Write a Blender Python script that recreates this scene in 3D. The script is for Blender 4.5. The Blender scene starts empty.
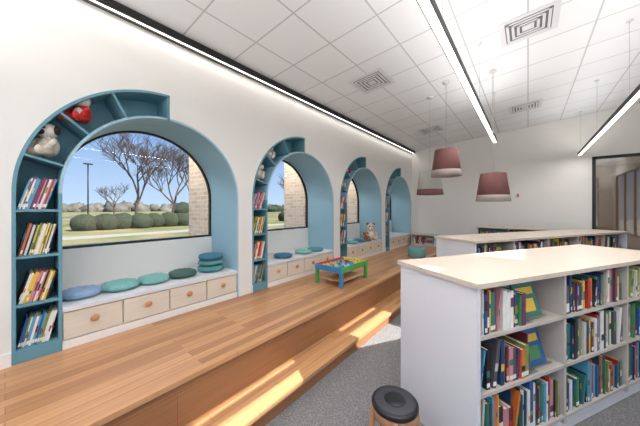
import bpy, bmesh, math, random
from mathutils import Matrix, Vector, noise
random.seed(7)
sc=bpy.context.scene
sc.view_settings.view_transform='Standard'
sc.view_settings.exposure=0.1
PI=math.pi
# ---------------------------------------------------------------- materials
def s2l(c):
    return tuple(((v/255)/12.92 if v/255<=0.04045 else ((v/255+0.055)/1.055)**2.4) for v in c)
MATS={}
def nt(name):
    m=bpy.data.materials.new(name); m.use_nodes=True
    t=m.node_tree; b=t.nodes['Principled BSDF']; return m,t,b
def mat(name,rgb,rough=0.6,metal=0.0,var=0.06,scale=12,bump=0.0,emit=None,es=0):
    if name in MATS: return MATS[name]
    m,t,b=nt(name); c=s2l(rgb)
    n=t.nodes.new('ShaderNodeTexNoise'); n.inputs['Scale'].default_value=scale; n.inputs['Detail'].default_value=3
    tc=t.nodes.new('ShaderNodeTexCoord'); t.links.new(tc.outputs['Object'],n.inputs['Vector'])
    r=t.nodes.new('ShaderNodeValToRGB')
    r.color_ramp.elements[0].position=0.3; r.color_ramp.elements[1].position=0.7
    r.color_ramp.elements[0].color=(*[v*(1-var) for v in c],1); r.color_ramp.elements[1].color=(*[min(1,v*(1+var)) for v in c],1)
    t.links.new(n.outputs['Fac'],r.inputs['Fac']); t.links.new(r.outputs['Color'],b.inputs['Base Color'])
    b.inputs['Roughness'].default_value=rough; b.inputs['Metallic'].default_value=metal
    if bump>0:
        bp=t.nodes.new('ShaderNodeBump'); bp.inputs['Strength'].default_value=bump; bp.inputs['Distance'].default_value=0.01
        t.links.new(n.outputs['Fac'],bp.inputs['Height']); t.links.new(bp.outputs['Normal'],b.inputs['Normal'])
    if emit:
        b.inputs['Emission Color'].default_value=(*s2l(emit),1); b.inputs['Emission Strength'].default_value=es
    MATS[name]=m; return m
def tilemat(name,c1,c2,mortar,bw,bh,ms,offset,swap,rough,grain=None,bump=0.0,rot=0,plane='xy'):
    m,t,b=nt(name)
    tc=t.nodes.new('ShaderNodeTexCoord'); sp=t.nodes.new('ShaderNodeSeparateXYZ'); cb=t.nodes.new('ShaderNodeCombineXYZ')
    t.links.new(tc.outputs['Object'],sp.inputs[0])
    ax={'xy':('X','Y'),'yx':('Y','X'),'yz':('Y','Z'),'xz':('X','Z')}[plane]
    t.links.new(sp.outputs[ax[0]],cb.inputs[0]); t.links.new(sp.outputs[ax[1]],cb.inputs[1])
    br=t.nodes.new('ShaderNodeTexBrick'); br.offset=offset; br.offset_frequency=2; br.squash=1
    br.inputs['Scale'].default_value=1; br.inputs['Brick Width'].default_value=bw; br.inputs['Row Height'].default_value=bh
    br.inputs['Mortar Size'].default_value=ms; br.inputs['Mortar Smooth'].default_value=0.1
    br.inputs['Color1'].default_value=(*s2l(c1),1); br.inputs['Color2'].default_value=(*s2l(c2),1); br.inputs['Mortar'].default_value=(*s2l(mortar),1)
    t.links.new(cb.outputs[0],br.inputs['Vector'])
    out=br.outputs['Color']
    if grain:
        gs,amt=grain
        mp=t.nodes.new('ShaderNodeMapping'); mp.inputs['Scale'].default_value=gs; t.links.new(cb.outputs[0],mp.inputs[0])
        n=t.nodes.new('ShaderNodeTexNoise'); n.inputs['Scale'].default_value=1; n.inputs['Detail'].default_value=5; t.links.new(mp.outputs[0],n.inputs['Vector'])
        r=t.nodes.new('ShaderNodeMapRange'); r.inputs['From Min'].default_value=0.3; r.inputs['From Max'].default_value=0.7
        r.inputs['To Min'].default_value=1-amt; r.inputs['To Max'].default_value=1+amt; t.links.new(n.outputs['Fac'],r.inputs['Value'])
        mx=t.nodes.new('ShaderNodeVectorMath'); mx.operation='SCALE'; t.links.new(out,mx.inputs[0]); t.links.new(r.outputs[0],mx.inputs['Scale'])
        out=mx.outputs[0]
    t.links.new(out,b.inputs['Base Color']); b.inputs['Roughness'].default_value=rough
    if bump:
        bp=t.nodes.new('ShaderNodeBump'); bp.inputs['Strength'].default_value=bump; bp.inputs['Distance'].default_value=0.004; bp.invert=True
        t.links.new(br.outputs['Fac'],bp.inputs['Height']); t.links.new(bp.outputs['Normal'],b.inputs['Normal'])
    return m
M_wall=mat('wall_paint',(230,227,222),0.85,var=0.01,scale=3)
M_white=mat('white_laminate',(221,221,224),0.45,var=0.01)
M_top=mat('cream_laminate_top',(206,192,176),0.4,var=0.02,scale=20)
M_trim=mat('white_trim',(235,231,224),0.5,var=0.01)
M_teal=mat('teal_paint',(100,148,162),0.6,var=0.015,scale=4)
M_teal_lit=mat('teal_paint_lit',(152,188,202),0.6,var=0.015,scale=4)  # same teal made lighter: light on the reveals is put into the colour
M_black=mat('black_metal',(26,24,24),0.45,var=0.05)
M_lit=mat('lamp_diffuser',(255,252,245),0.5,emit=(255,250,240),es=3.0)
M_birch=tilemat('birch_drawer',(222,210,192),(218,205,186),(210,195,175),3,3,0.0,0,False,0.5,grain=((3,60,1),0.05),plane='yz')
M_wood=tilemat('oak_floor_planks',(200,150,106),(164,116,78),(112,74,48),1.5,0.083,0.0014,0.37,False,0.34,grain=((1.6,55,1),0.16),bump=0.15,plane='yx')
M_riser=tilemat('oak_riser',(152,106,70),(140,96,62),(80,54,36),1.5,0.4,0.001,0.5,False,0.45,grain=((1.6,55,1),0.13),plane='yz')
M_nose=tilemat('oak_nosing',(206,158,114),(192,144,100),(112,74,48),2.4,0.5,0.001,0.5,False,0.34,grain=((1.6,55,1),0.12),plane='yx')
M_ceil=tilemat('acoustic_ceiling_tile',(240,242,244),(236,238,241),(198,198,199),0.61,0.61,0.009,0.0,False,0.9,grain=((60,60,1),0.02),plane='xy')
M_brick=tilemat('cream_brick',(240,216,190),(218,188,160),(236,224,208),0.2,0.067,0.008,0.5,False,0.85,grain=((20,20,1),0.08),bump=0.5,plane='xz')
M_brick2=tilemat('cream_brick_long',(240,216,190),(218,188,160),(236,224,208),0.2,0.067,0.008,0.5,False,0.85,grain=((20,20,1),0.08),bump=0.5,plane='yz')
M_conc=mat('concrete',(150,145,138),0.9,var=0.08,scale=4)
M_plaza=mat('plaza_paving',(190,184,176),0.9,var=0.08,scale=4)
# carpet
def carpet():
    m,t,b=nt('grey_carpet'); tc=t.nodes.new('ShaderNodeTexCoord')
    n=t.nodes.new('ShaderNodeTexNoise'); n.inputs['Scale'].default_value=90; n.inputs['Detail'].default_value=4; t.links.new(tc.outputs['Object'],n.inputs['Vector'])
    n2=t.nodes.new('ShaderNodeTexVoronoi'); n2.inputs['Scale'].default_value=60; t.links.new(tc.outputs['Object'],n2.inputs['Vector'])
    mm=t.nodes.new('ShaderNodeMath'); mm.operation='MULTIPLY_ADD'; mm.inputs[1].default_value=0.3
    t.links.new(n2.outputs['Distance'],mm.inputs[0]); t.links.new(n.outputs['Fac'],mm.inputs[2])
    r=t.nodes.new('ShaderNodeValToRGB'); r.color_ramp.elements[0].position=0.4; r.color_ramp.elements[1].position=0.88
    r.color_ramp.elements[0].color=(*s2l((88,86,87)),1); r.color_ramp.elements[1].color=(*s2l((144,142,142)),1)
    t.links.new(mm.outputs[0],r.inputs[0]); t.links.new(r.outputs[0],b.inputs['Base Color']); b.inputs['Roughness'].default_value=1
    bp=t.nodes.new('ShaderNodeBump'); bp.inputs['Strength'].default_value=0.3; bp.inputs['Distance'].default_value=0.01; t.links.new(mm.outputs[0],bp.inputs['Height']); t.links.new(bp.outputs[0],b.inputs['Normal'])
    return m
M_carpet=carpet()
def grass():
    m,t,b=nt('winter_grass'); tc=t.nodes.new('ShaderNodeTexCoord')
    n=t.nodes.new('ShaderNodeTexNoise'); n.inputs['Scale'].default_value=0.35; n.inputs['Detail'].default_value=8; t.links.new(tc.outputs['Object'],n.inputs['Vector'])
    r=t.nodes.new('ShaderNodeValToRGB'); r.color_ramp.elements[0].position=0.35; r.color_ramp.elements[1].position=0.65
    r.color_ramp.elements[0].color=(*s2l((92,104,52)),1); r.color_ramp.elements[1].color=(*s2l((146,128,86)),1)
    t.links.new(n.outputs['Fac'],r.inputs[0]); t.links.new(r.outputs[0],b.inputs['Base Color']); b.inputs['Roughness'].default_value=1
    return m
M_grass=grass()
def glassmat(name,tint,refl=0.06):
    m=bpy.data.materials.new(name); m.use_nodes=True; t=m.node_tree; t.nodes.clear()
    o=t.nodes.new('ShaderNodeOutputMaterial'); tr=t.nodes.new('ShaderNodeBsdfTransparent'); tr.inputs[0].default_value=(*tint,1)
    g=t.nodes.new('ShaderNodeBsdfGlossy'); g.inputs['Roughness'].default_value=0.02; mx=t.nodes.new('ShaderNodeMixShader'); mx.inputs[0].default_value=refl
    t.links.new(tr.outputs[0],mx.inputs[1]); t.links.new(g.outputs[0],mx.inputs[2]); t.links.new(mx.outputs[0],o.inputs[0]); return m
M_glass=glassmat('window_glass',(0.95,0.97,0.97),0.02)
M_glassd=glassmat('door_glass',(0.72,0.68,0.64),0.10)

# ---------------------------------------------------------------- mesh builder
class MB:
    def __init__(s): s.v=[]; s.f=[]; s.mi=[]; s.sm=[]; s.mats=[]
    def mid(s,m):
        if m not in s.mats: s.mats.append(m)
        return s.mats.index(m)
    def add(s,vs,fs,m,smooth=False):
        o=len(s.v); s.v+= [tuple(v) for v in vs]; k=s.mid(m)
        for f in fs: s.f.append([i+o for i in f]); s.mi.append(k); s.sm.append(smooth)
    def box(s,lo,hi,m,M=None):
        x0,y0,z0=lo; x1,y1,z1=hi
        vs=[Vector(p) for p in [(x0,y0,z0),(x1,y0,z0),(x1,y1,z0),(x0,y1,z0),(x0,y0,z1),(x1,y0,z1),(x1,y1,z1),(x0,y1,z1)]]
        if M is not None: vs=[M@v for v in vs]
        s.add(vs,[(0,3,2,1),(4,5,6,7),(0,1,5,4),(1,2,6,5),(2,3,7,6),(3,0,4,7)],m)
    def lathe(s,prof,m,M=None,n=32,cap=True):
        vs=[];fs=[]
        for r,z in prof:
            for i in range(n):
                a=2*PI*i/n; vs.append(Vector((r*math.cos(a),r*math.sin(a),z)))
        for j in range(len(prof)-1):
            for i in range(n):
                i2=(i+1)%n; fs.append((j*n+i,j*n+i2,(j+1)*n+i2,(j+1)*n+i))
        if cap:
            fs.append(tuple(reversed(range(n)))); fs.append(tuple(range((len(prof)-1)*n,len(prof)*n)))
        if M is not None: vs=[M@v for v in vs]
        s.add(vs,fs,m,True)
    def ell(s,c,r,m,M=None,n=16,k=10,rot=None):
        vs=[];fs=[]
        R=rot if rot is not None else Matrix.Identity(3)
        for j in range(k+1):
            p=PI*j/k
            for i in range(n):
                a=2*PI*i/n; v=R@Vector((r[0]*math.sin(p)*math.cos(a),r[1]*math.sin(p)*math.sin(a),r[2]*math.cos(p)))+Vector(c)
                vs.append(M@v if M is not None else v)
        for j in range(k):
            for i in range(n):
                i2=(i+1)%n; fs.append((j*n+i,(j+1)*n+i,(j+1)*n+i2,j*n+i2))
        s.add(vs,fs,m,True)
    def tube(s,pts,r,m,n=8,rs=None,M=None):
        vs=[];fs=[];pts=[Vector(p) for p in pts]
        for j,p in enumerate(pts):
            d=(pts[min(j+1,len(pts)-1)]-pts[max(j-1,0)]).normalized()
            u=d.orthogonal().normalized() if abs(d.z)>0.99 else d.cross(Vector((0,0,1))).normalized()
            w=d.cross(u)
            rr=rs[j] if rs else r
            for i in range(n):
                a=2*PI*i/n; q=p+rr*(math.cos(a)*u+math.sin(a)*w); vs.append(M@q if M is not None else q)
        for j in range(len(pts)-1):
            for i in range(n):
                i2=(i+1)%n; fs.append((j*n+i,j*n+i2,(j+1)*n+i2,(j+1)*n+i))
        fs.append(tuple(range(n))); fs.append(tuple(reversed(range((len(pts)-1)*n,len(pts)*n))))
        s.add(vs,fs,m,True)
    def arcband(s,yc,zc,r0,r1,a0,a1,x0,x1,m,n=40,ms=None):
        P=lambda r,a,x:(x,yc-r*math.cos(a),zc+r*math.sin(a))
        vs=[];fs=[]
        for i in range(n+1):
            a=a0+(a1-a0)*i/n
            vs+=[P(r0,a,x0),P(r1,a,x0),P(r1,a,x1),P(r0,a,x1)]
        for i in range(n):
            b=4*i
            for k in range(4):
                k2=(k+1)%4; fs.append((b+k,b+k2,b+4+k2,b+4+k))
        fs.append((0,1,2,3)); fs.append((4*n+3,4*n+2,4*n+1,4*n))
        s.add(vs,fs,m)
    def obj(s,name,parent=None,M=None,fixn=True,bevel=0):
        me=bpy.data.meshes.new(name); me.from_pydata(s.v,[],s.f); 
        for m in s.mats: me.materials.append(m)
        for p,k,sm in zip(me.polygons,s.mi,s.sm): p.material_index=k; p.use_smooth=sm
        if fixn:
            bm=bmesh.new(); bm.from_mesh(me); bmesh.ops.recalc_face_normals(bm,faces=bm.faces); bm.to_mesh(me); bm.free()
        o=bpy.data.objects.new(name,me); bpy.context.collection.objects.link(o)
        if M is not None: o.matrix_world=M
        if parent: o.parent=parent
        if bevel:
            b=o.modifiers.new('bevel','BEVEL'); b.width=bevel; b.segments=2; b.limit_method='ANGLE'
        return o
def empty(name,loc=(0,0,0),rz=0):
    e=bpy.data.objects.new(name,None); e.location=loc; e.rotation_euler=(0,0,rz); e.empty_display_size=0.1
    bpy.context.collection.objects.link(e); return e
def area(name,sx,sy,en,loc,rot,parent,col=(1,0.99,0.975)):
    ld=bpy.data.lights.new(name,'AREA'); ld.shape='RECTANGLE'; ld.size=sx; ld.size_y=sy; ld.energy=en; ld.color=col
    lo=bpy.data.objects.new(name,ld); lo.location=loc; lo.rotation_euler=rot; bpy.context.collection.objects.link(lo); lo.parent=parent

# ---------------------------------------------------------------- constants
XW=-3.0; XB=-3.65; PZ=0.50; TZ=0.15; YB=8.55; XR=3.4; YF=-2.6
SPR=1.80; RI=0.82; RO=1.09; SEAT=0.85; SILL=1.26
def cz(x): return 3.55+0.077*(x+3)
Y0=[0.03+2.155*k for k in range(4)]
def backx(px):
    X=(px-320)/256; c,s=math.cos(math.radians(39.1)),math.sin(math.radians(39.1)); return YB*(X*c-s)/(X*s+c)

# ---------------------------------------------------------------- room shell
b=MB()
def col(ya,yb,za,zb):
    b.add([(XW,ya,za),(XW,yb,zb),(XW,yb,3.56),(XW,ya,3.56)],[(0,1,2,3)],M_wall)
col(YF,Y0[0],0,0)
for k,y0 in enumerate(Y0):
    yc=y0+RO
    N=48
    for i in range(N):
        a0=PI/2*i/N; a1=PI/2*(i+1)/N
        col(yc-RO*math.cos(a0),yc-RO*math.cos(a1),SPR+RO*math.sin(a0),SPR+RO*math.sin(a1))
        col(yc+RI*math.sin(a0),yc+RI*math.sin(a1),SPR+RI*math.cos(a0),SPR+RI*math.cos(a1))
    ye=yc+RI
    col(ye,Y0[k+1] if k<3 else YB,0,0)
b.obj('wall_left',fixn=False)
DX0=backx(592); DX1=DX0+1.75; DZ=2.86
b=MB()
b.box((XW-1.4,YB,0),(DX0,YB+0.15,4.3),M_wall); b.box((DX1,YB,0),(XR+0.2,YB+0.15,4.3),M_wall); b.box((DX0,YB,DZ),(DX1,YB+0.15,4.3),M_wall); b.obj('wall_back')
b=MB()
GY0,GY1,GZ0,GZ1=-2.2,3.4,0.5,3.3
b.box((XR,YF,0),(XR+0.15,GY0,4.3),M_wall); b.box((XR,GY1,0),(XR+0.15,YB,4.3),M_wall); b.box((XR,GY0,0),(XR+0.15,GY1,GZ0),M_wall); b.box((XR,GY0,GZ1),(XR+0.15,GY1,4.3),M_wall); b.obj('wall_right')
e=empty('window_5'); b=MB()  # unseen glazing added to let sky light in from the right
for i in range(5):
    y=GY0+(GY1-GY0)*i/4; b.box((XR+0.03,y-0.025,GZ0),(XR+0.1,y+0.025,GZ1),M_black)
b.box((XR+0.03,GY0,GZ0),(XR+0.1,GY1,GZ0+0.05),M_black); b.box((XR+0.03,GY0,GZ1-0.05),(XR+0.1,GY1,GZ1),M_black); b.obj('window_frame',e)
b=MB(); b.box((XR+0.15,-4,3.72),(7.4,6.5,3.85),M_white); b.obj('sun_block_canopy')  # unseen slab added to keep direct sun out of the right glazing
b=MB(); b.box((XW-0.15,YF-0.15,0),(XW+0.6,YF,4.2),M_wall); b.box((XR-0.5,YF-0.15,0),(XR+0.15,YF,4.2),M_wall)
b.box((XW+0.6,YF-0.15,0),(XR-0.5,YF,0.3),M_wall); b.box((XW+0.6,YF-0.15,3.3),(XR-0.5,YF,4.2),M_wall); b.obj('wall_front')
e=empty('window_6'); b=MB()  # unseen opening behind the camera, added for sky light
for i in range(5):
    x=XW+0.6+(XR-0.5-XW-0.6)*i/4; b.box((x-0.025,YF-0.1,0.3),(x+0.025,YF-0.04,3.3),M_black)
b.obj('window_frame',e)
b=MB()
def bc(ya,yb,za,zb,zt=4.0): b.box((XB-0.08,ya,za),(XB,yb,zt),M_wall)
bc(YF,Y0[0]+0.27,0,0)
for k,y0 in enumerate(Y0):
    yc=y0+RO; N=40
    for i in range(N):
        ya=yc-RI*math.cos(PI*i/N); yb=yc-RI*math.cos(PI*(i+1)/N)
        za=SPR+math.sqrt(max(0,RI**2-(ya-yc)**2)); zb=SPR+math.sqrt(max(0,RI**2-(yb-yc)**2))
        for x in (XB,XB-0.08): b.add([(x,ya,za),(x,yb,zb),(x,yb,4),(x,ya,4)],[(0,1,2,3)],M_wall)
        b.add([(XB,ya,za),(XB,yb,zb),(XB-.08,yb,zb),(XB-.08,ya,za)],[(0,1,2,3)],M_wall)
    b.box((XB-0.08,yc-RI,0),(XB,yc+RI,SILL),M_wall)
    bc(yc+RI,(Y0[k+1]+0.27) if k<3 else YB,0,0)
b.obj('wall_exterior')
b=MB()
XE=-4.4
def pier(ya,yb):
    b.box((XE,ya,-0.2),(XB-0.09,yb,4.2),M_brick)
    b.add([(XE-0.002,ya,-0.2),(XE-0.002,yb,-0.2),(XE-0.002,yb,4.2),(XE-0.002,ya,4.2)],[(0,1,2,3)],M_brick2)
pier(YF,Y0[0]+0.27)
for k,y0 in enumerate(Y0):
    pier(y0+1.91,(Y0[k+1]+0.27) if k<3 else YB)
    b.box((XE,y0+.27,-0.2),(XB-.09,y0+1.91,SILL-0.12),M_brick2)
    b.box((XE-.03,y0+.27,SILL-0.12),(XB-.09,y0+1.91,SILL-0.04),M_plaza)
    b.box((XE,y0+.27,3.15),(XB-.09,y0+1.91,4.2),M_brick2)
b.obj('brick_facade_wall')
for k,y0 in enumerate(Y0):
    e=empty('brick_fill_light',(-4.12,y0+1.2,3.12)); b=MB(); b.box((-0.14,-0.3,0),(0.14,0.3,0.028),M_white); b.obj('housing',e)  # added fill lamp with housing, brightens the shaded brick returns
    area('brick_fill_lamp',0.24,0.55,28,(0,0,-0.004),(math.radians(38),0,0),e,(1,0.95,0.88))
b=MB(); b.box((-1.6,YF,-0.1),(XR,YB,0),M_carpet); b.obj('floor')
b=MB()
XP=-1.85; XT=-1.55
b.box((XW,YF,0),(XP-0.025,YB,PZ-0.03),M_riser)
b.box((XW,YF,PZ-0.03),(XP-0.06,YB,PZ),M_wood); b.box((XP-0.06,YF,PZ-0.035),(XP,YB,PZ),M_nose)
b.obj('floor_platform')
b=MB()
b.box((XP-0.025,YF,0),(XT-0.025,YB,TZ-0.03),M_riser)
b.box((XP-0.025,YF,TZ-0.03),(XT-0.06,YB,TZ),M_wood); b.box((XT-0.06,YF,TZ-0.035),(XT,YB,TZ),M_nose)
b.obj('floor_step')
sun_holes=[(1.77,2.10,1.85,2.85),(1.77,2.62,3.66,4.58)]  # unseen ceiling openings added to shape the sun patches on the step
xs=sorted({XW-0.02,XR,*[h[0] for h in sun_holes],*[h[1] for h in sun_holes]}); ys=sorted({YF,YB,*[h[2] for h in sun_holes],*[h[3] for h in sun_holes]})
b=MB()
for i in range(len(xs)-1):
    for j in range(len(ys)-1):
        cx=(xs[i]+xs[i+1])/2; cy=(ys[j]+ys[j+1])/2
        if any(h[0]<cx<h[1] and h[2]<cy<h[3] for h in sun_holes): continue
        b.add([(xs[i],ys[j],cz(xs[i])),(xs[i+1],ys[j],cz(xs[i+1])),(xs[i+1],ys[j+1],cz(xs[i+1])),(xs[i],ys[j+1],cz(xs[i]))],[(0,3,2,1)],M_ceil)
b.obj('ceiling',fixn=False)
b=MB(); b.box((XE,YF-0.2,4.2),(XW,YB+0.2,4.3),M_conc); b.obj('roof_edge')
b=MB(); b.box((XW,YF,PZ),(XW+0.015,Y0[0],PZ+0.1),M_trim)
for k in range(3): b.box((XW,Y0[k]+1.935,PZ),(XW+0.015,Y0[k+1],PZ+0.1),M_trim)
b.obj('baseboard_left')
b=MB(); b.box((XP,YB-0.015,0),(DX0,YB,0.1),M_trim); b.box((XW,YB-0.015,PZ),(XP,YB,PZ+0.1),M_trim); b.obj('baseboard_back')

# ---------------------------------------------------------------- books
pal=[(186,48,44),(40,88,140),(232,190,62),(236,232,224),(54,120,106),(216,116,52),(40,44,58),(112,56,96),(90,158,188),(140,150,76),(204,196,180),(110,40,44),(30,60,100),(206,142,146),(80,80,84),(70,134,80),(232,228,220),(30,30,34)]
BM=[mat('book_cover_%d'%i,c,0.45,var=0.05,scale=25) for i,c in enumerate(pal)]
M_page=mat('book_pages',(238,230,212),0.8)
def book(b,x,w,h,d,M,lean=0,y=0,z=0,cols=None):
    c=random.choice(cols or BM); T=M@Matrix.Translation((x,y,z))@Matrix.Rotation(lean,4,'Y')
    b.box((0.002,0.004,0.004),(w-0.002,d-0.004,h-0.006),M_page,T)
    b.box((0,0,0),(0.0025,d,h),c,T); b.box((w-0.0025,0,0),(w,d,h),c,T); b.box((0.0025,0,0),(w-0.0025,0.003,h),c,T)
    if random.random()<0.6:
        c2=random.choice(BM); zz=random.uniform(0.1,0.65)*h
        b.box((0.001,-0.0008,zz),(w-0.001,0,zz+random.uniform(0.02,0.07)),c2,T)
    if random.random()<0.5: b.box((0.001,-0.001,0.015),(w-0.001,0,0.042),BM[3],T)
def bookrow(b,x0,x1,zmax,M,d=0.2,hmin=0.2,fill=0.9,lean_end=True,thin=False):
    x=x0+0.005; xe=x0+(x1-x0)*fill
    hb=random.uniform(hmin,zmax-0.03)
    while True:
        w=random.choice([0.008,0.012,0.015,0.018,0.022,0.03,0.038])
        if x+w>xe: break
        if random.random()<0.3: hb=random.uniform(hmin,zmax-0.03)
        h=min(zmax-0.02,hb+random.uniform(-0.02,0.025)); dd=d*random.uniform(0.75,1)
        if random.random()<0.06 and x+0.075<xe:
            l=random.uniform(0.08,0.2); x+=0.002
            book(b,x,w,h,dd,M,lean=l,z=math.sin(l)*w*1.0,y=random.uniform(0,0.015)); x+=w+math.sin(l)*h+0.002
        else:
            book(b,x,w,h,dd,M,y=random.uniform(0,0.025)); x+=w+0.001
    return x

# ---------------------------------------------------------------- arches
ang=[0,16,39,63]
SHZ=[0.60,0.94,1.31,1.67]
M_but=mat('cushion_button',(60,110,120),0.8)
for k,y0 in enumerate(Y0):
    yc=y0+RO; e=empty('arched_niche_bookshelf',(0,0,0))
    b=MB(); t=0.022; xd=-3.30
    b.box((xd,y0,PZ),(XW+0.004,y0+t,SPR),M_teal)
    b.arcband(yc,SPR,RO-t,RO,0,PI/2,xd,XW+0.004,M_teal,36)
    b.box((XB,yc-RI-t,PZ),(XW+0.004,yc-RI,SPR),M_teal)
    b.arcband(yc,SPR,RI,RI+t,0,PI/2,XB,XW+0.004,M_teal_lit,36)
    b.arcband(yc,SPR,RI,RI+t,PI/2,PI,XB,XW+0.003,M_teal_lit,36)
    b.box((XB,yc+RI,PZ),(XW+0.003,yc+RI+t,SPR),M_teal_lit)
    b.box((xd-0.015,y0,PZ),(xd,yc-RI,SPR),M_teal)
    b.arcband(yc,SPR,RI,RO,0,PI/2,xd-0.015,xd,M_teal,36)
    b.box((xd,yc-t,SPR+RI),(XW+0.004,yc,SPR+RO),M_teal)
    b.box((xd,y0+t,PZ),(XW+0.003,yc-RI-t,SHZ[0]),M_teal)
    for z in SHZ[1:]: b.box((xd,y0+t,z-0.02),(XW,yc-RI-t,z),M_teal)
    for a in ang[1:]:
        a=math.radians(a)
        M=Matrix.Translation((0,yc,SPR))@Matrix.Rotation(PI-a,4,'X')
        b.box((xd,RI+t-0.003,-0.009),(XW,RO-t+0.003,0.009),M_teal,M)
    b.obj('shelf_frame',e)
    b=MB(); themes=[[BM[1],BM[3],BM[8],BM[9],BM[16]],[BM[0],BM[2],BM[3],BM[13],BM[17]],[BM[2],BM[6],BM[15],BM[3],BM[5]],[BM[7],BM[0],BM[13],BM[16],BM[8]]]
    for r in range(4):
        if k>=2 and r in (0,): continue
        base=Matrix(((0,-1,0,XW-0.02),(1,0,0,y0+t+0.004),(0,0,1,SHZ[r]+0.001),(0,0,0,1)))
        L=0.225
        lean=math.radians(random.uniform(10,18))
        x=0.001
        hh=random.uniform(0.225,0.26)
        while x< L-0.010-math.sin(lean)*hh:
            w=random.uniform(0.006,0.014)
            h=hh+random.uniform(-0.012,0.012)
            book(b,x,w,h,random.uniform(0.17,0.22),base,lean=lean,z=math.sin(lean)*w,y=random.uniform(0,0.012),cols=themes[r]); x+=w/math.cos(lean)+0.0005
    b.obj('picture_books',e)
    bn=empty('window_bench',(0,0,0))
    b=MB(); ya=yc-RI; yb=yc+RI
    b.box((XB+0.001,ya+0.001,SEAT-0.035),(XW+0.02,yb-0.001,SEAT),M_white)
    b.box((XB+0.001,ya+0.001,PZ),(XW-0.02,yb-0.001,SEAT-0.035),M_white)
    b.box((XW-0.02,ya+0.001,PZ),(XW+0.005,yb-0.001,PZ+0.07),M_trim)
    b.obj('bench_body',bn)
    b=MB(); n=4; w=(yb-ya)/n
    for i in range(n):
        b.box((XW-0.02,ya+i*w+0.006,PZ+0.08),(XW+0.004,ya+(i+1)*w-0.006,SEAT-0.045),M_birch)
    b.obj('drawer_fronts',bn,bevel=0.003)
    b=MB(); mk=mat('tan_wood_knob',(204,142,98),0.5)
    for i in range(n):
        M=Matrix.Translation((XW+0.004,ya+(i+.5)*w,PZ+0.21))@Matrix.Rotation(PI/2,4,'Y')
        b.lathe([(0.012,0),(0.012,0.012),(0.026,0.014),(0.030,0.02),(0.026,0.028),(0.012,0.03)],mk,M,20)
    b.obj('drawer_knobs',bn)
    wn=empty('window_%d'%(k+1),(0,0,0))
    b=MB(); x0=XB-0.06; x1=XB-0.015
    b.arcband(yc,SPR,RI-0.022,RI,0,PI,x0,x1,M_black,48)
    b.box((x0,yc-RI,SILL),(x1,yc-RI+0.022,SPR),M_black); b.box((x0,yc+RI-0.022,SILL),(x1,yc+RI,SPR),M_black)
    b.box((x0,yc-RI,SILL),(x1+0.01,yc+RI,SILL+0.025),M_black)
    b.obj('window_frame',wn)
    b=MB(); pts=[(XB-0.04,yc-RI+.01,SILL+.01)]+[(XB-0.04,yc-(RI-.01)*math.cos(PI*i/40),SPR+(RI-.01)*math.sin(PI*i/40)) for i in range(41)]+[(XB-0.04,yc+RI-.01,SILL+.01)]
    b.add(pts,[tuple(range(len(pts)))],M_glass); b.obj('glass_pane',wn)

# ---------------------------------------------------------------- cushions
def cushion(loc,r,h,rgb,nm):
    m=mat('cushion_'+nm,rgb,0.9,var=0.08,scale=60,bump=0.3)
    b=MB(); vs=[];fs=[];n=48;k=14
    prof=[]
    for j in range(k+1):
        p=PI*j/k; prof.append((r*abs(math.sin(p))**0.55, h/2+h/2*math.copysign(abs(math.cos(p))**0.8,math.cos(p))))
    for rr,z in prof:
        for i in range(n):
            a=2*PI*i/n
            q=rr/r
            pin=1-0.035*abs(math.cos(a*6))*q
            dz=-0.35*h*math.exp(-(q*4)**2)*(1 if z>h/2 else 0)-0.06*h*abs(math.cos(a*6))*(1 if z>h/2 else 0)*q
            vs.append((rr*pin*math.cos(a),rr*pin*math.sin(a),z+dz))
    for j in range(k):
        for i in range(n):
            i2=(i+1)%n; fs.append((j*n+i,j*n+i2,(j+1)*n+i2,(j+1)*n+i))
    b.add(vs,fs,m,True)
    b.ell((0,0,h*0.68),(0.014,0.014,0.008),M_but)
    b.obj('round_floor_cushion',M=Matrix.Translation(loc)@Matrix.Rotation(random.random(),4,'Z'))
CB=(142,168,198); CM=(124,178,172); CT=(84,142,144); CG=(66,100,88); CN=(62,116,136)
for y,c,n,r in [(0.45,CB,'blue',.15),(0.75,CM,'mint',.165),(1.05,CM,'mint',.155),(1.36,CG,'green',.155)]:
    cushion((-3.25,y,SEAT),r,0.085,c,n)
cushion((-3.28,1.73,SEAT),0.17,0.08,CT,'teal'); cushion((-3.29,1.735,SEAT+0.075),0.16,0.08,CT,'teal'); cushion((-3.28,1.73,SEAT+0.15),0.155,0.08,CN,'petrol')
for y,c,n in [(2.95,CN,'petrol'),(3.45,CM,'mint'),(3.8,CT,'teal')]: cushion((-3.2,y,SEAT),0.16,0.07,c,n)
for y,c,n in [(5.1,CM,'mint'),(5.45,CN,'petrol')]: cushion((-3.2,y,SEAT),0.16,0.07,c,n)

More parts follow.
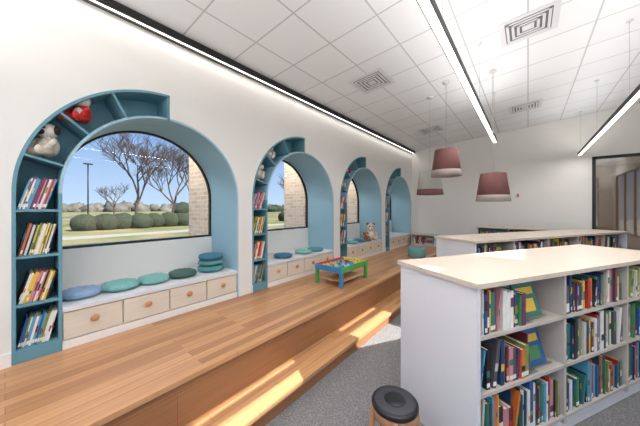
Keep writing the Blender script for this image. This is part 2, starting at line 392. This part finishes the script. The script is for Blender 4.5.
# ---------------------------------------------------------------- plush toys
def plush(name,loc,rz,s,body,head,ear,limb,muz,earlen=0.05,eartype='round'):
    mb=mat('plush_%d_%d_%d'%body,body,1,var=0.12,scale=80,bump=0.6); mh=mat('plush_%d_%d_%d'%head,head,1,var=0.12,scale=80,bump=0.6)
    me=mat('plush_%d_%d_%d'%ear,ear,1,var=0.12,scale=80,bump=0.6); ml=mat('plush_%d_%d_%d'%limb,limb,1,var=0.12,scale=80,bump=0.6)
    mm=mat('plush_%d_%d_%d'%muz,muz,1,var=0.12,scale=80,bump=0.6)
    b=MB()
    b.ell((0,0,0.078),(0.055,0.06,0.078),mb); b.ell((0.03,0,0.07),(0.035,0.045,0.055),mm if eartype!='flop' else mb)
    b.ell((0.01,0,0.185),(0.055,0.06,0.055),mh); b.ell((0.058,0,0.172),(0.025,0.03,0.022),mm)
    b.ell((0.082,0,0.18),(0.008,0.011,0.007),M_black)
    for sy in (-1,1):
        b.ell((0.056,sy*0.024,0.2),(0.009,0.009,0.010),M_black)
        if eartype=='long': b.ell((-0.01,sy*0.03,0.235+earlen/2),(0.012,0.018,earlen),me,rot=Matrix.Rotation(-sy*0.25,3,'X'))
        elif eartype=='flop': b.ell((0.0,sy*0.062,0.19),(0.022,0.012,0.035),me)
        else: b.ell((0.0,sy*0.045,0.235),(0.012,0.022,0.022),me)
        b.tube([(0.01,sy*0.045,0.12),(0.04,sy*0.075,0.095),(0.065,sy*0.07,0.06)],0.02,ml,10,rs=[0.02,0.021,0.018]); b.ell((0.068,sy*0.07,0.055),(0.02,0.02,0.02),ml)
        b.tube([(0.02,sy*0.035,0.03),(0.07,sy*0.05,0.028),(0.115,sy*0.06,0.026)],0.026,ml,10,rs=[0.028,0.026,0.022]); b.ell((0.12,sy*0.06,0.032),(0.02,0.024,0.03),ml)
    b.obj(name,M=Matrix.Translation(loc)@Matrix.Rotation(rz,4,'Z')@Matrix.Scale(s,4))
def cub(k,a,r=0.86):
    yc=Y0[k]+RO; a=math.radians(a); return yc-r*math.cos(a),SPR+r*math.sin(a)
W=(232,226,216)
y,z=cub(0,19,0.94); plush('plush_pug_dog',(-3.11,y,z),-0.9,1.15,(206,196,182),(224,216,204),(44,36,36),(206,196,182),(60,50,48),eartype='flop')
y,z=cub(0,43,0.93); plush('plush_rabbit',(-3.10,y,z),-0.9,1.1,(190,44,44),W,W,(190,44,44),(236,224,214),0.04,'long')
for k in (1,2,3):
    y,z=cub(k,19,0.94); plush('plush_sheep',(-3.12,y,z),-0.7,1.0,W,(206,190,170),W,(206,190,170),W,eartype='flop')
y,z=cub(1,43,0.93); plush('plush_mouse',(-3.12,y,z),-0.7,0.95,(170,170,168),(216,206,196),(190,150,140),(216,206,196),W)
y,z=cub(2,43,0.93); plush('plush_fox',(-3.12,y,z),-0.7,0.95,(170,60,50),(180,60,50),(120,40,40),(170,60,50),W)
plush('plush_bear',(-3.2,6.04,SEAT+0.002),-0.9,1.75,(226,214,196),(216,196,168),(150,104,70),(216,196,168),(240,230,214))
plush('plush_dog',(-3.14,5.68,SEAT+0.002),-0.5,1.0,(150,100,66),(160,108,70),(110,70,50),(150,100,66),(214,190,160),eartype='flop')

# ---------------------------------------------------------------- bookcases
M_shelf=mat('shelf_laminate',(196,187,178),0.5,var=0.02)
M_plate=mat('grey_bookend_metal',(150,146,142),0.4,metal=0.4)
def bookcase(loc,rz,L,depth,H,nb,shelves,name='library_bookcase',both=True):
    e=empty(name,loc,rz)
    b=MB(); t=0.028
    b.box((-0.02,-0.02,H-0.032),(L+0.02,depth+0.02,H),M_top)
    b.box((0,0,0),(t,depth,H-0.032),M_white); b.box((L-t,0,0),(L,depth,H-0.032),M_white)
    b.box((t,depth/2-0.01,0.08),(L-t,depth/2+0.01,H-0.032),M_shelf)
    b.box((t,0.03,0),(L-t,depth-0.03,0.08),M_white)
    bw=L/nb
    for i in range(1,nb): b.box((i*bw-0.012,0.004,0.08),(i*bw+0.012,depth-0.004,H-0.032),M_shelf)
    for z in shelves: b.box((t,0.004,z-0.022),(L-t,depth-0.004,z),M_shelf)
    o=b.obj('case_frame',e); 
    b=MB(); p=MB()
    zt=shelves[1:]+[H-0.032]
    for side in ((0,1) if both else (0,)):
        for r,z in enumerate(shelves):
            op=zt[r]-z-(0.022 if r<len(shelves)-1 else 0)
            for i in range(nb):
                xa=i*bw+0.03; xb=(i+1)*bw-0.014
                if side==0: M=Matrix.Translation((0,0.012,z+0.001))
                else: M=Matrix.Translation((L,depth-0.012,z+0.001))@Matrix.Rotation(PI,4,'Z')
                f=random.choice([0.58,0.72,0.85,0.97])
                if side==0 and len(shelves)==3 and i==0: f=[0.97,0.6,0.55][r]
                if side==0 and len(shelves)==3 and i==1: f=[0.97,0.97,0.97][r]
                x=bookrow(b,xa,xa+(xb-xa)*f,op,M,d=min(0.24,depth/2-0.05),hmin=min(0.2,op*0.7),fill=1)
                p.box((x+0.001,0.01,0),(x+0.003,0.15,0.15),M_plate,M)
                p.box((x+0.001,0.01,0),(min(x+0.10,xb),0.15,0.002),M_plate,M)
                if xb-x>0.2:
                    T=M@Matrix.Translation((x+0.03,0.05,0.012))@Matrix.Rotation(-0.3,4,'X')
                    hh=min(0.25,op-0.05); ww=min(0.24,xb-x-0.06)
                    p.box((0,0,0),(ww,0.012,hh),random.choice([BM[8],BM[4],BM[14],BM[1]]),T); p.box((ww*0.12,-0.001,hh*0.62),(ww*0.88,0,hh*0.82),random.choice([BM[3],BM[2]]),T)
                    p.box((ww*0.2,-0.001,hh*0.15),(ww*0.8,0,hh*0.5),random.choice(BM),T)
                    p.box((-0.02,0.013,0),(ww+0.02,0.016,hh*0.95),M_plate,T); p.box((-0.02,-0.02,-0.004),(ww+0.02,0.016,0),M_plate,T)
    b.obj('books',e); p.obj('bookends_and_display_books',e)
    return e
RZ=math.radians(60.1)
bookcase((-0.24,1.82,0),RZ,2.76,0.718,1.22,3,[0.14,0.52,0.88])
bookcase((-0.572,4.11,0),RZ,4.2,0.68,1.22,5,[0.14,0.52,0.88])
bookcase((-1.0,7.45,0),0,1.3,0.6,1.22,2,[0.14,0.52,0.88])
bookcase((-2.9,8.2,PZ),0,0.72,0.32,0.36,1,[0.06],name='low_corner_bookshelf',both=False)

# ---------------------------------------------------------------- stools
def stool(loc,rz=0.3):
    e=empty('round_wooden_stool',loc,rz)
    mg=mat('stool_seat_pad',(58,58,62),0.6,var=0.1,scale=60); mb_=mat('stool_black_rim',(24,24,26),0.4); ms=mat('stool_wood_leg',(178,128,92),0.45,var=0.1,scale=30)
    b=MB()
    b.lathe([(0.138,0.362),(0.148,0.366),(0.152,0.378),(0.150,0.39),(0.144,0.398),(0.134,0.400)],mb_,n=48)
    b.lathe([(0.134,0.398),(0.128,0.404),(0.06,0.405),(0.02,0.405)],mg,n=48); b.lathe([(0.07,0.404),(0.066,0.409),(0.02,0.41)],mb_,n=32)
    b.obj('seat',e)
    b=MB()
    b.lathe([(0.136,0.30),(0.142,0.305),(0.142,0.358),(0.138,0.362)],ms,n=48)
    for i in range(4):
        a=i*PI/2; M=Matrix.Rotation(a,4,'Z')
        b.tube([(0.13,0,0.355),(0.15,0,0.2),(0.182,0,0.0)],0.018,ms,12,rs=[0.022,0.02,0.015],M=M)
    for i in range(4):
        a0=i*PI/2; p=lambda a:(0.16*math.cos(a),0.16*math.sin(a),0.12)
        b.tube([p(a0),p(a0+PI/2)],0.009,ms,8)
    b.obj('legs',e)
stool((-0.69,1.64,0),0.45)
stool((0.50,1.98,0),0.8)

# ---------------------------------------------------------------- play table
e=empty('activity_play_table',(-2.36,3.48,PZ))
g=mat('table_green',(84,160,84),0.5); bl=mat('table_blue',(60,130,180),0.5); rd=mat('table_red',(206,62,52),0.5); ye=mat('table_yellow',(238,200,70),0.5); ow=mat('table_wood',(206,170,124),0.5)
b=MB(); hx,hy=0.25,0.38; H=0.30
b.box((-hx,-hy,H-0.07),(hx,hy,H-0.055),ow)
for sx in (-1,1):
    b.box((sx*hx-0.01,-hy,H-0.08),(sx*hx+0.01,hy,H),[rd,g][sx>0])
    for sy in (-1,1):
        x=sx*(hx-0.02); y=sy*(hy-0.02); b.box((x-0.024,y-0.024,0),(x+0.024,y+0.024,H-0.01),g if sy*sx>0 else bl)
for sy in (-1,1): b.box((-hx,sy*hy-0.01,H-0.08),(hx,sy*hy+0.01,H),[bl,ye][sy>0])
b.box((-hx+0.03,-hy+0.05,0.07),(hx-0.03,hy-0.05,0.08),ow)
b.obj('table_frame',e,bevel=0.003)
b=MB(); cs=[g,bl,rd,ye,ow]
b.box((-hx+0.012,-hy+0.012,H-0.055),(hx-0.012,hy-0.012,H-0.045),mat('table_mat',(120,190,200),0.5))
for i in range(26):
    x=random.uniform(-0.19,0.19); y=random.uniform(-0.32,0.32); s=random.uniform(0.016,0.03); q=random.choice(cs)
    if i%3: b.box((x-s,y-s,H-0.045),(x+s,y+s,H-0.045+random.uniform(0.02,0.06)),q,None)
    else: b.lathe([(s*.8,0),(s*.8,0.04),(s*.3,0.05)],q,Matrix.Translation((x,y,H-0.045)),14)
b.obj('toy_blocks',e,bevel=0.002)
b=MB(); b.lathe([(0.18,0),(0.2,0.01),(0.205,0.10),(0.2,0.2),(0.18,0.22),(0.1,0.23)],mat('ottoman_fabric',(110,160,156),0.9,bump=0.3,scale=60),n=40); b.obj('round_ottoman',M=Matrix.Translation((-2.1,6.3,PZ)))

# ---------------------------------------------------------------- lighting fixtures
def linear(x,ya,yb,z,LE,UP):
    e=empty('linear_pendant_light',(x,0,0)); b=MB(); w=0.032
    b.box((-w,ya,z+0.012),(w,yb,z+0.06),M_black); b.box((-w,ya,z),(-w+0.005,yb,z+0.012),M_black); b.box((w-0.005,ya,z),(w,yb,z+0.012),M_black)
    b.obj('housing',e)
    b=MB(); b.box((-w+0.005,ya+0.01,z+0.002),(w-0.005,yb-0.01,z+0.0119),M_lit); b.obj('diffuser',e)
    b=MB(); y=yb-0.15
    while y>ya:
        b.tube([(0,y,z+0.06),(0,y,cz(x)-0.01)],0.0015,M_plate,6); b.lathe([(0.03,0),(0.03,0.015)],M_white,Matrix.Translation((0,y,cz(x)-0.017)),16); y-=1.8
    b.obj('suspension_cables',e)
    area('tube_lamp',0.05,yb-ya-0.1,LE*(yb-ya),(0,(ya+yb)/2,z-0.004),(0,0,0),e)
    area('ceiling_fill_lamp',0.05,yb-ya-0.1,UP*(yb-ya),(0,(ya+yb)/2,z+0.07),(PI,0,0),e)  # upward fill added above the opaque housing to brighten the ceiling
linear(-0.47,-1.6,5.7,2.88,7,4.0)
linear(0.91,0.6,8.3,2.88,5,3.4)
for x in (-1.9,0.6,2.6):
    e=empty('unseen_fill_bowl',(x,-1.3,2.55)); b=MB()  # unseen bowls added behind the camera as ceiling fill
    b.lathe([(0.03,-0.10),(0.14,-0.08),(0.25,-0.02),(0.29,0.04),(0.285,0.04),(0.245,-0.012),(0.135,-0.07),(0.03,-0.09)],M_white,n=40); b.tube([(0,0,-0.08),(0,0,cz(x)-2.56)],0.008,M_plate,8); b.obj('bowl',e)
    area('bowl_fill_lamp',0.4,0.4,56,(0.0,0,0.045),(PI,0,0),e)
e=empty('perimeter_slot_light',(0,0,0)); b=MB()
b.box((XW+0.02,YF,3.47),(XW+0.055,YB-.01,3.545),M_black); b.box((XW+0.10,YF,3.47),(XW+0.115,YB-.01,3.545),M_black); b.box((XW+0.055,YF,3.53),(XW+0.10,YB-.01,3.545),M_black); b.obj('channel',e)
b=MB(); b.box((XW+0.0555,YF+.01,3.48),(XW+0.0995,YB-.02,3.5),M_lit); b.obj('diffuser',e)
area('slot_lamp',0.04,YB-YF-0.1,7,(XW+0.078,(YB+YF)/2,3.475),(0,0,0),e)
def pend(x,y,z,c1,c2,s=1):
    e=empty('drum_pendant_lamp',(x,y,z)); b=MB(); h=0.42*s; rt=0.165*s; rb=0.225*s
    f=lambda q: rt+(rb-rt)*q
    b.lathe([(f(0),h/2),(f(.78),h/2-.78*h),(f(.78)-.005,h/2-.78*h),(f(0)-.005,h/2)],c1,n=40,cap=False)
    b.lathe([(f(.78)+.001,h/2-.78*h),(f(1),-h/2),(f(1)-.005,-h/2),(f(.78)-.004,h/2-.78*h)],c2,n=40,cap=False)
    b.lathe([(f(0)-0.004,h/2-0.01),(0.02,h/2-0.005)],c1,n=40,cap=False)
    b.obj('shade',e)
    b=MB(); b.tube([(0,0,h/2-0.12),(0,0,cz(x)-z-0.01)],0.003,M_plate,8); b.lathe([(0.05,0),(0.05,0.02)],M_white,Matrix.Translation((0,0,cz(x)-z-0.025)),24)
    b.lathe([(0.02,0),(0.025,0.05),(0.02,0.08)],M_black,Matrix.Translation((0,0,h/2-0.18)),16)
    b.ell((0,0,h/2-0.23),(0.04,0.04,0.05),M_lit); b.obj('cord_and_bulb',e)
ma=mat('maroon_fabric_shade',(120,80,78),0.9,var=0.05,scale=60); gr=mat('grey_fabric_shade',(176,180,172),0.9,var=0.04,scale=60); gr2=mat('taupe_fabric',(160,148,144),0.9)
pend(-1.02,4.46,2.40,ma,gr2); pend(-1.37,4.82,2.13,gr,ma); pend(-0.41,4.63,1.99,ma,gr2)
def vent(x,y):
    b=MB(); s=0.27
    tilt=Matrix.Translation((x,y,cz(x)))@Matrix.Rotation(-math.atan(0.077),4,'Y')
    md=mat('vent_dark',(110,110,112),0.7)
    b.box((-s,-s,-0.006),(s,s,-0.002),M_white,tilt)
    b.box((-s*.78,-s*.78,-0.0075),(s*.78,s*.78,-0.0062),md,tilt)
    for r in (.74,.56,.38):
        q=s*r
        for a in range(4):
            T=tilt@Matrix.Rotation(a*PI/2,4,'Z'); b.box((-q,q-0.026,-0.014),(q,q,-0.0076),M_white,T)
    b.box((-s*.2,-s*.2,-0.014),(s*.2,s*.2,-0.0076),M_white,tilt)
    b.obj('ceiling_vent')
def ceilpt(px,py):
    X=(px-320)/256; V=(208-py)/256; c,s=math.cos(math.radians(39.1)),math.sin(math.radians(39.1))
    dx=X*c-s; dy=X*s+c
    t=(3.55-1.68+0.077*3)/(V-0.077*dx); return dx*t,dy*t
for p in [(372,82),(528,26),(431,130),(525,107)]:
    x,y=ceilpt(*p); vent(x,min(y,8.1))

# ---------------------------------------------------------------- back wall glazed door + devices
e=empty('door_1',(0,0,0))
b=MB(); b.box((DX0+.01,YB+0.03,0.1),(DX1-.01,YB+0.04,DZ-.05),M_glassd); b.obj('glass_panel',e)
b=MB()
for x in (DX0,DX0+0.84,DX1-0.06): b.box((x,YB-0.01,0),(x+0.06,YB+0.1,DZ),M_black)
b.box((DX0,YB-0.01,DZ-0.06),(DX1,YB+0.1,DZ),M_black); b.box((DX0,YB-0.01,0),(DX1,YB+0.1,0.15),M_black)
b.box((DX0+0.78,YB-0.06,0.95),(DX0+0.80,YB-0.01,1.25),M_plate); b.obj('door_frame',e)
M_room=mat('study_room_wall',(160,146,132),0.8,var=0.04,scale=2)
b=MB(); b.box((DX0-0.6,YB+3.2,0),(DX1+1.5,YB+3.3,3.1),M_room); b.box((DX0-0.7,YB+0.16,0),(DX0-0.6,YB+3.3,3.1),M_room); b.box((DX1+1.5,YB+0.16,0),(DX1+1.6,YB+3.3,3.1),M_room)
b.obj('wall_study_room'); b=MB(); b.box((DX0-0.7,YB+0.15,-0.1),(DX1+1.6,YB+3.3,0),M_carpet); b.obj('floor_study_room')
b=MB(); b.box((DX0-0.7,YB+0.16,3.0),(DX1+1.6,YB+3.3,3.1),M_ceil); b.obj('ceiling_study_room')
e=empty('study_room_light'); b=MB(); b.box((DX0+0.1,YB+1.0,2.93),(DX1+0.6,YB+1.08,2.99),M_lit); b.obj('tube',e)
area('study_lamp',1.6,0.1,36,(DX0+0.8,YB+1.04,2.92),(0,0,0),e,(1,.93,.82))
x=backx(517); b=MB(); b.box((x-0.06,YB-0.04,1.95),(x+0.06,YB-0.001,2.07),M_white); b.box((x+0.0,YB-0.055,1.97),(x+0.04,YB-0.04,2.05),mat('alarm_red',(190,40,36),0.4)); b.obj('fire_alarm_strobe',bevel=0.004)

# ---------------------------------------------------------------- outdoors
b=MB(); b.box((-160,-60,0.28),(XE-0.01,220,0.30),M_grass); b.obj('ground_lawn')
b=MB(); b.box((XR+0.16,-40,-0.15),(60,60,-0.05),M_plaza); b.box((XE,-40,-0.15),(XR+0.16,YF-0.16,-0.05),M_plaza); b.obj('ground_bounce_paving')  # unseen pale ground added to bounce sunlight indoors
b=MB(); b.box((-16.6,-40,0.301),(-15.4,120,0.33),M_conc); b.obj('walkway')
b=MB(); b.box((-54,-60,0.301),(-48,200,0.34),mat('asphalt',(90,88,88),0.9)); b.obj('road')
mg=mat('hedge_leaves',(52,58,40),1,var=0.3,scale=9,bump=0.6)
def blob(b,c,r,m,n=18,k=12,amp=0.25,fr=2.0):
    vs=[];fs=[]
    for j in range(k+1):
        p=PI*j/k
        for i in range(n):
            a=2*PI*i/n; d=Vector((math.sin(p)*math.cos(a),math.sin(p)*math.sin(a),math.cos(p)))
            q=1+amp*noise.noise(d*fr+Vector(c)); vs.append((c[0]+r[0]*q*d.x,c[1]+r[1]*q*d.y,c[2]+r[2]*q*d.z))
    for j in range(k):
        for i in range(n):
            i2=(i+1)%n; fs.append((j*n+i,(j+1)*n+i,(j+1)*n+i2,j*n+i2))
    b.add(vs,fs,m,True)
b=MB()
for i in range(7): blob(b,(-21+random.uniform(-.3,.3),3.1+i*0.95,0.7),(0.85,0.7,random.uniform(.58,.68)),mg,amp=0.12,fr=3)
for i in range(14): blob(b,(-20+random.uniform(-.3,.3),19+i*1.5,0.7),(0.9,0.95,0.7),mg,amp=0.12,fr=3)
b.obj('hedge')
mt=mat('bare_bark',(78,64,56),1,var=0.2)
def tree(loc,H,depth=5,seed=0):
    R=random.Random(seed); b=MB()
    def br(p,d,l,r,lv):
        pts=[p]; q=p; dd=d
        for i in range(3):
            dd=(dd+Vector((R.uniform(-.14,.14),R.uniform(-.14,.14),R.uniform(0,.08)))).normalized(); q=q+dd*l/3; pts.append(q)
        b.tube(pts,r,mt,5,rs=[r*(1-.13*i) for i in range(4)])
        if lv>0:
            for j in range(R.choice([3,3,4])):
                u=Vector((R.uniform(-1,1),R.uniform(-1,1),R.uniform(-0.1,0.6))).normalized()
                br(pts[R.choice([2,3])] if j else q,(dd*0.75+u*0.8).normalized(),l*R.uniform(.62,.8),r*0.62,lv-1)
    br(Vector(loc),Vector((0,0,1)),H*0.28,H*0.015,depth)
    b.obj('bare_tree',fixn=False)
tree((-23,6.2,0.3),8.5,6,1); tree((-26,9.8,0.3),9,6,2); tree((-42,9.0,0.3),7,5,3); tree((-30,14,0.3),8,5,4)
tree((-24,24,0.3),8,4,5); tree((-22,38,0.3),9,4,6); tree((-30,30,0.3),9,4,8)
b=MB(); mtl=mat('distant_treeline',(96,92,84),1,var=0.35,scale=0.4)
for i in range(90): blob(b,(-120+random.uniform(-4,4),-30+i*3.0,0.6),(4,2.6,random.uniform(1.6,3.4)),mtl,10,8,0.6,3)
b.obj('distant_treeline')
mbg=mat('evergreen',(50,58,42),1,var=0.4,scale=2)
b=MB()
for i in range(6): blob(b,(-70,random.uniform(26,80),1.2),(2.4,2.4,random.uniform(1.2,2.0)),mbg,12,10,0.4,3)
b.obj('evergreen_shrubs')
b=MB(); b.tube([(-30,4.6,0.3),(-30,4.6,5.6)],0.05,M_black,8); b.box((-30.15,4.3,5.5),(-29.85,4.9,5.6),M_black); b.obj('street_lamp')
b=MB(); b.tube([(-38,3.2,0.3),(-38,3.2,5.2)],0.05,M_black,8); b.box((-38.15,2.9,5.1),(-37.85,3.5,5.2),M_black); b.obj('street_lamp')

# ---------------------------------------------------------------- world, sun, camera
w=bpy.data.worlds.new('sky'); sc.world=w; w.use_nodes=True; t=w.node_tree; bg=t.nodes['Background']
tc=t.nodes.new('ShaderNodeTexCoord'); sp=t.nodes.new('ShaderNodeSeparateXYZ'); r=t.nodes.new('ShaderNodeValToRGB')
t.links.new(tc.outputs['Generated'],sp.inputs[0]); t.links.new(sp.outputs['Z'],r.inputs[0]); t.links.new(r.outputs[0],bg.inputs[0])
r.color_ramp.elements[0].position=0.0; r.color_ramp.elements[0].color=(*s2l((180,202,226)),1)
r.color_ramp.elements[1].position=0.33; r.color_ramp.elements[1].color=(*s2l((88,138,202)),1)
bg.inputs['Strength'].default_value=1.3
sd=bpy.data.lights.new('sun','SUN'); sd.energy=11; sd.angle=0.009; sd.color=(1,0.97,0.92)
so=bpy.data.objects.new('sun',sd); bpy.context.collection.objects.link(so)
d=Vector((-0.96,-0.27,-1.0)).normalized(); so.rotation_euler=d.to_track_quat('-Z','Y').to_euler(); so.location=(10,3,10)
cd=bpy.data.cameras.new('camera'); cd.sensor_width=36; cd.lens=256/640*36; cd.shift_y=-5/640; cd.clip_start=0.05; cd.clip_end=500
co=bpy.data.objects.new('camera',cd); co.location=(0,0,1.68); co.rotation_euler=(PI/2,0,math.radians(39.1)); bpy.context.collection.objects.link(co)
sc.camera=co
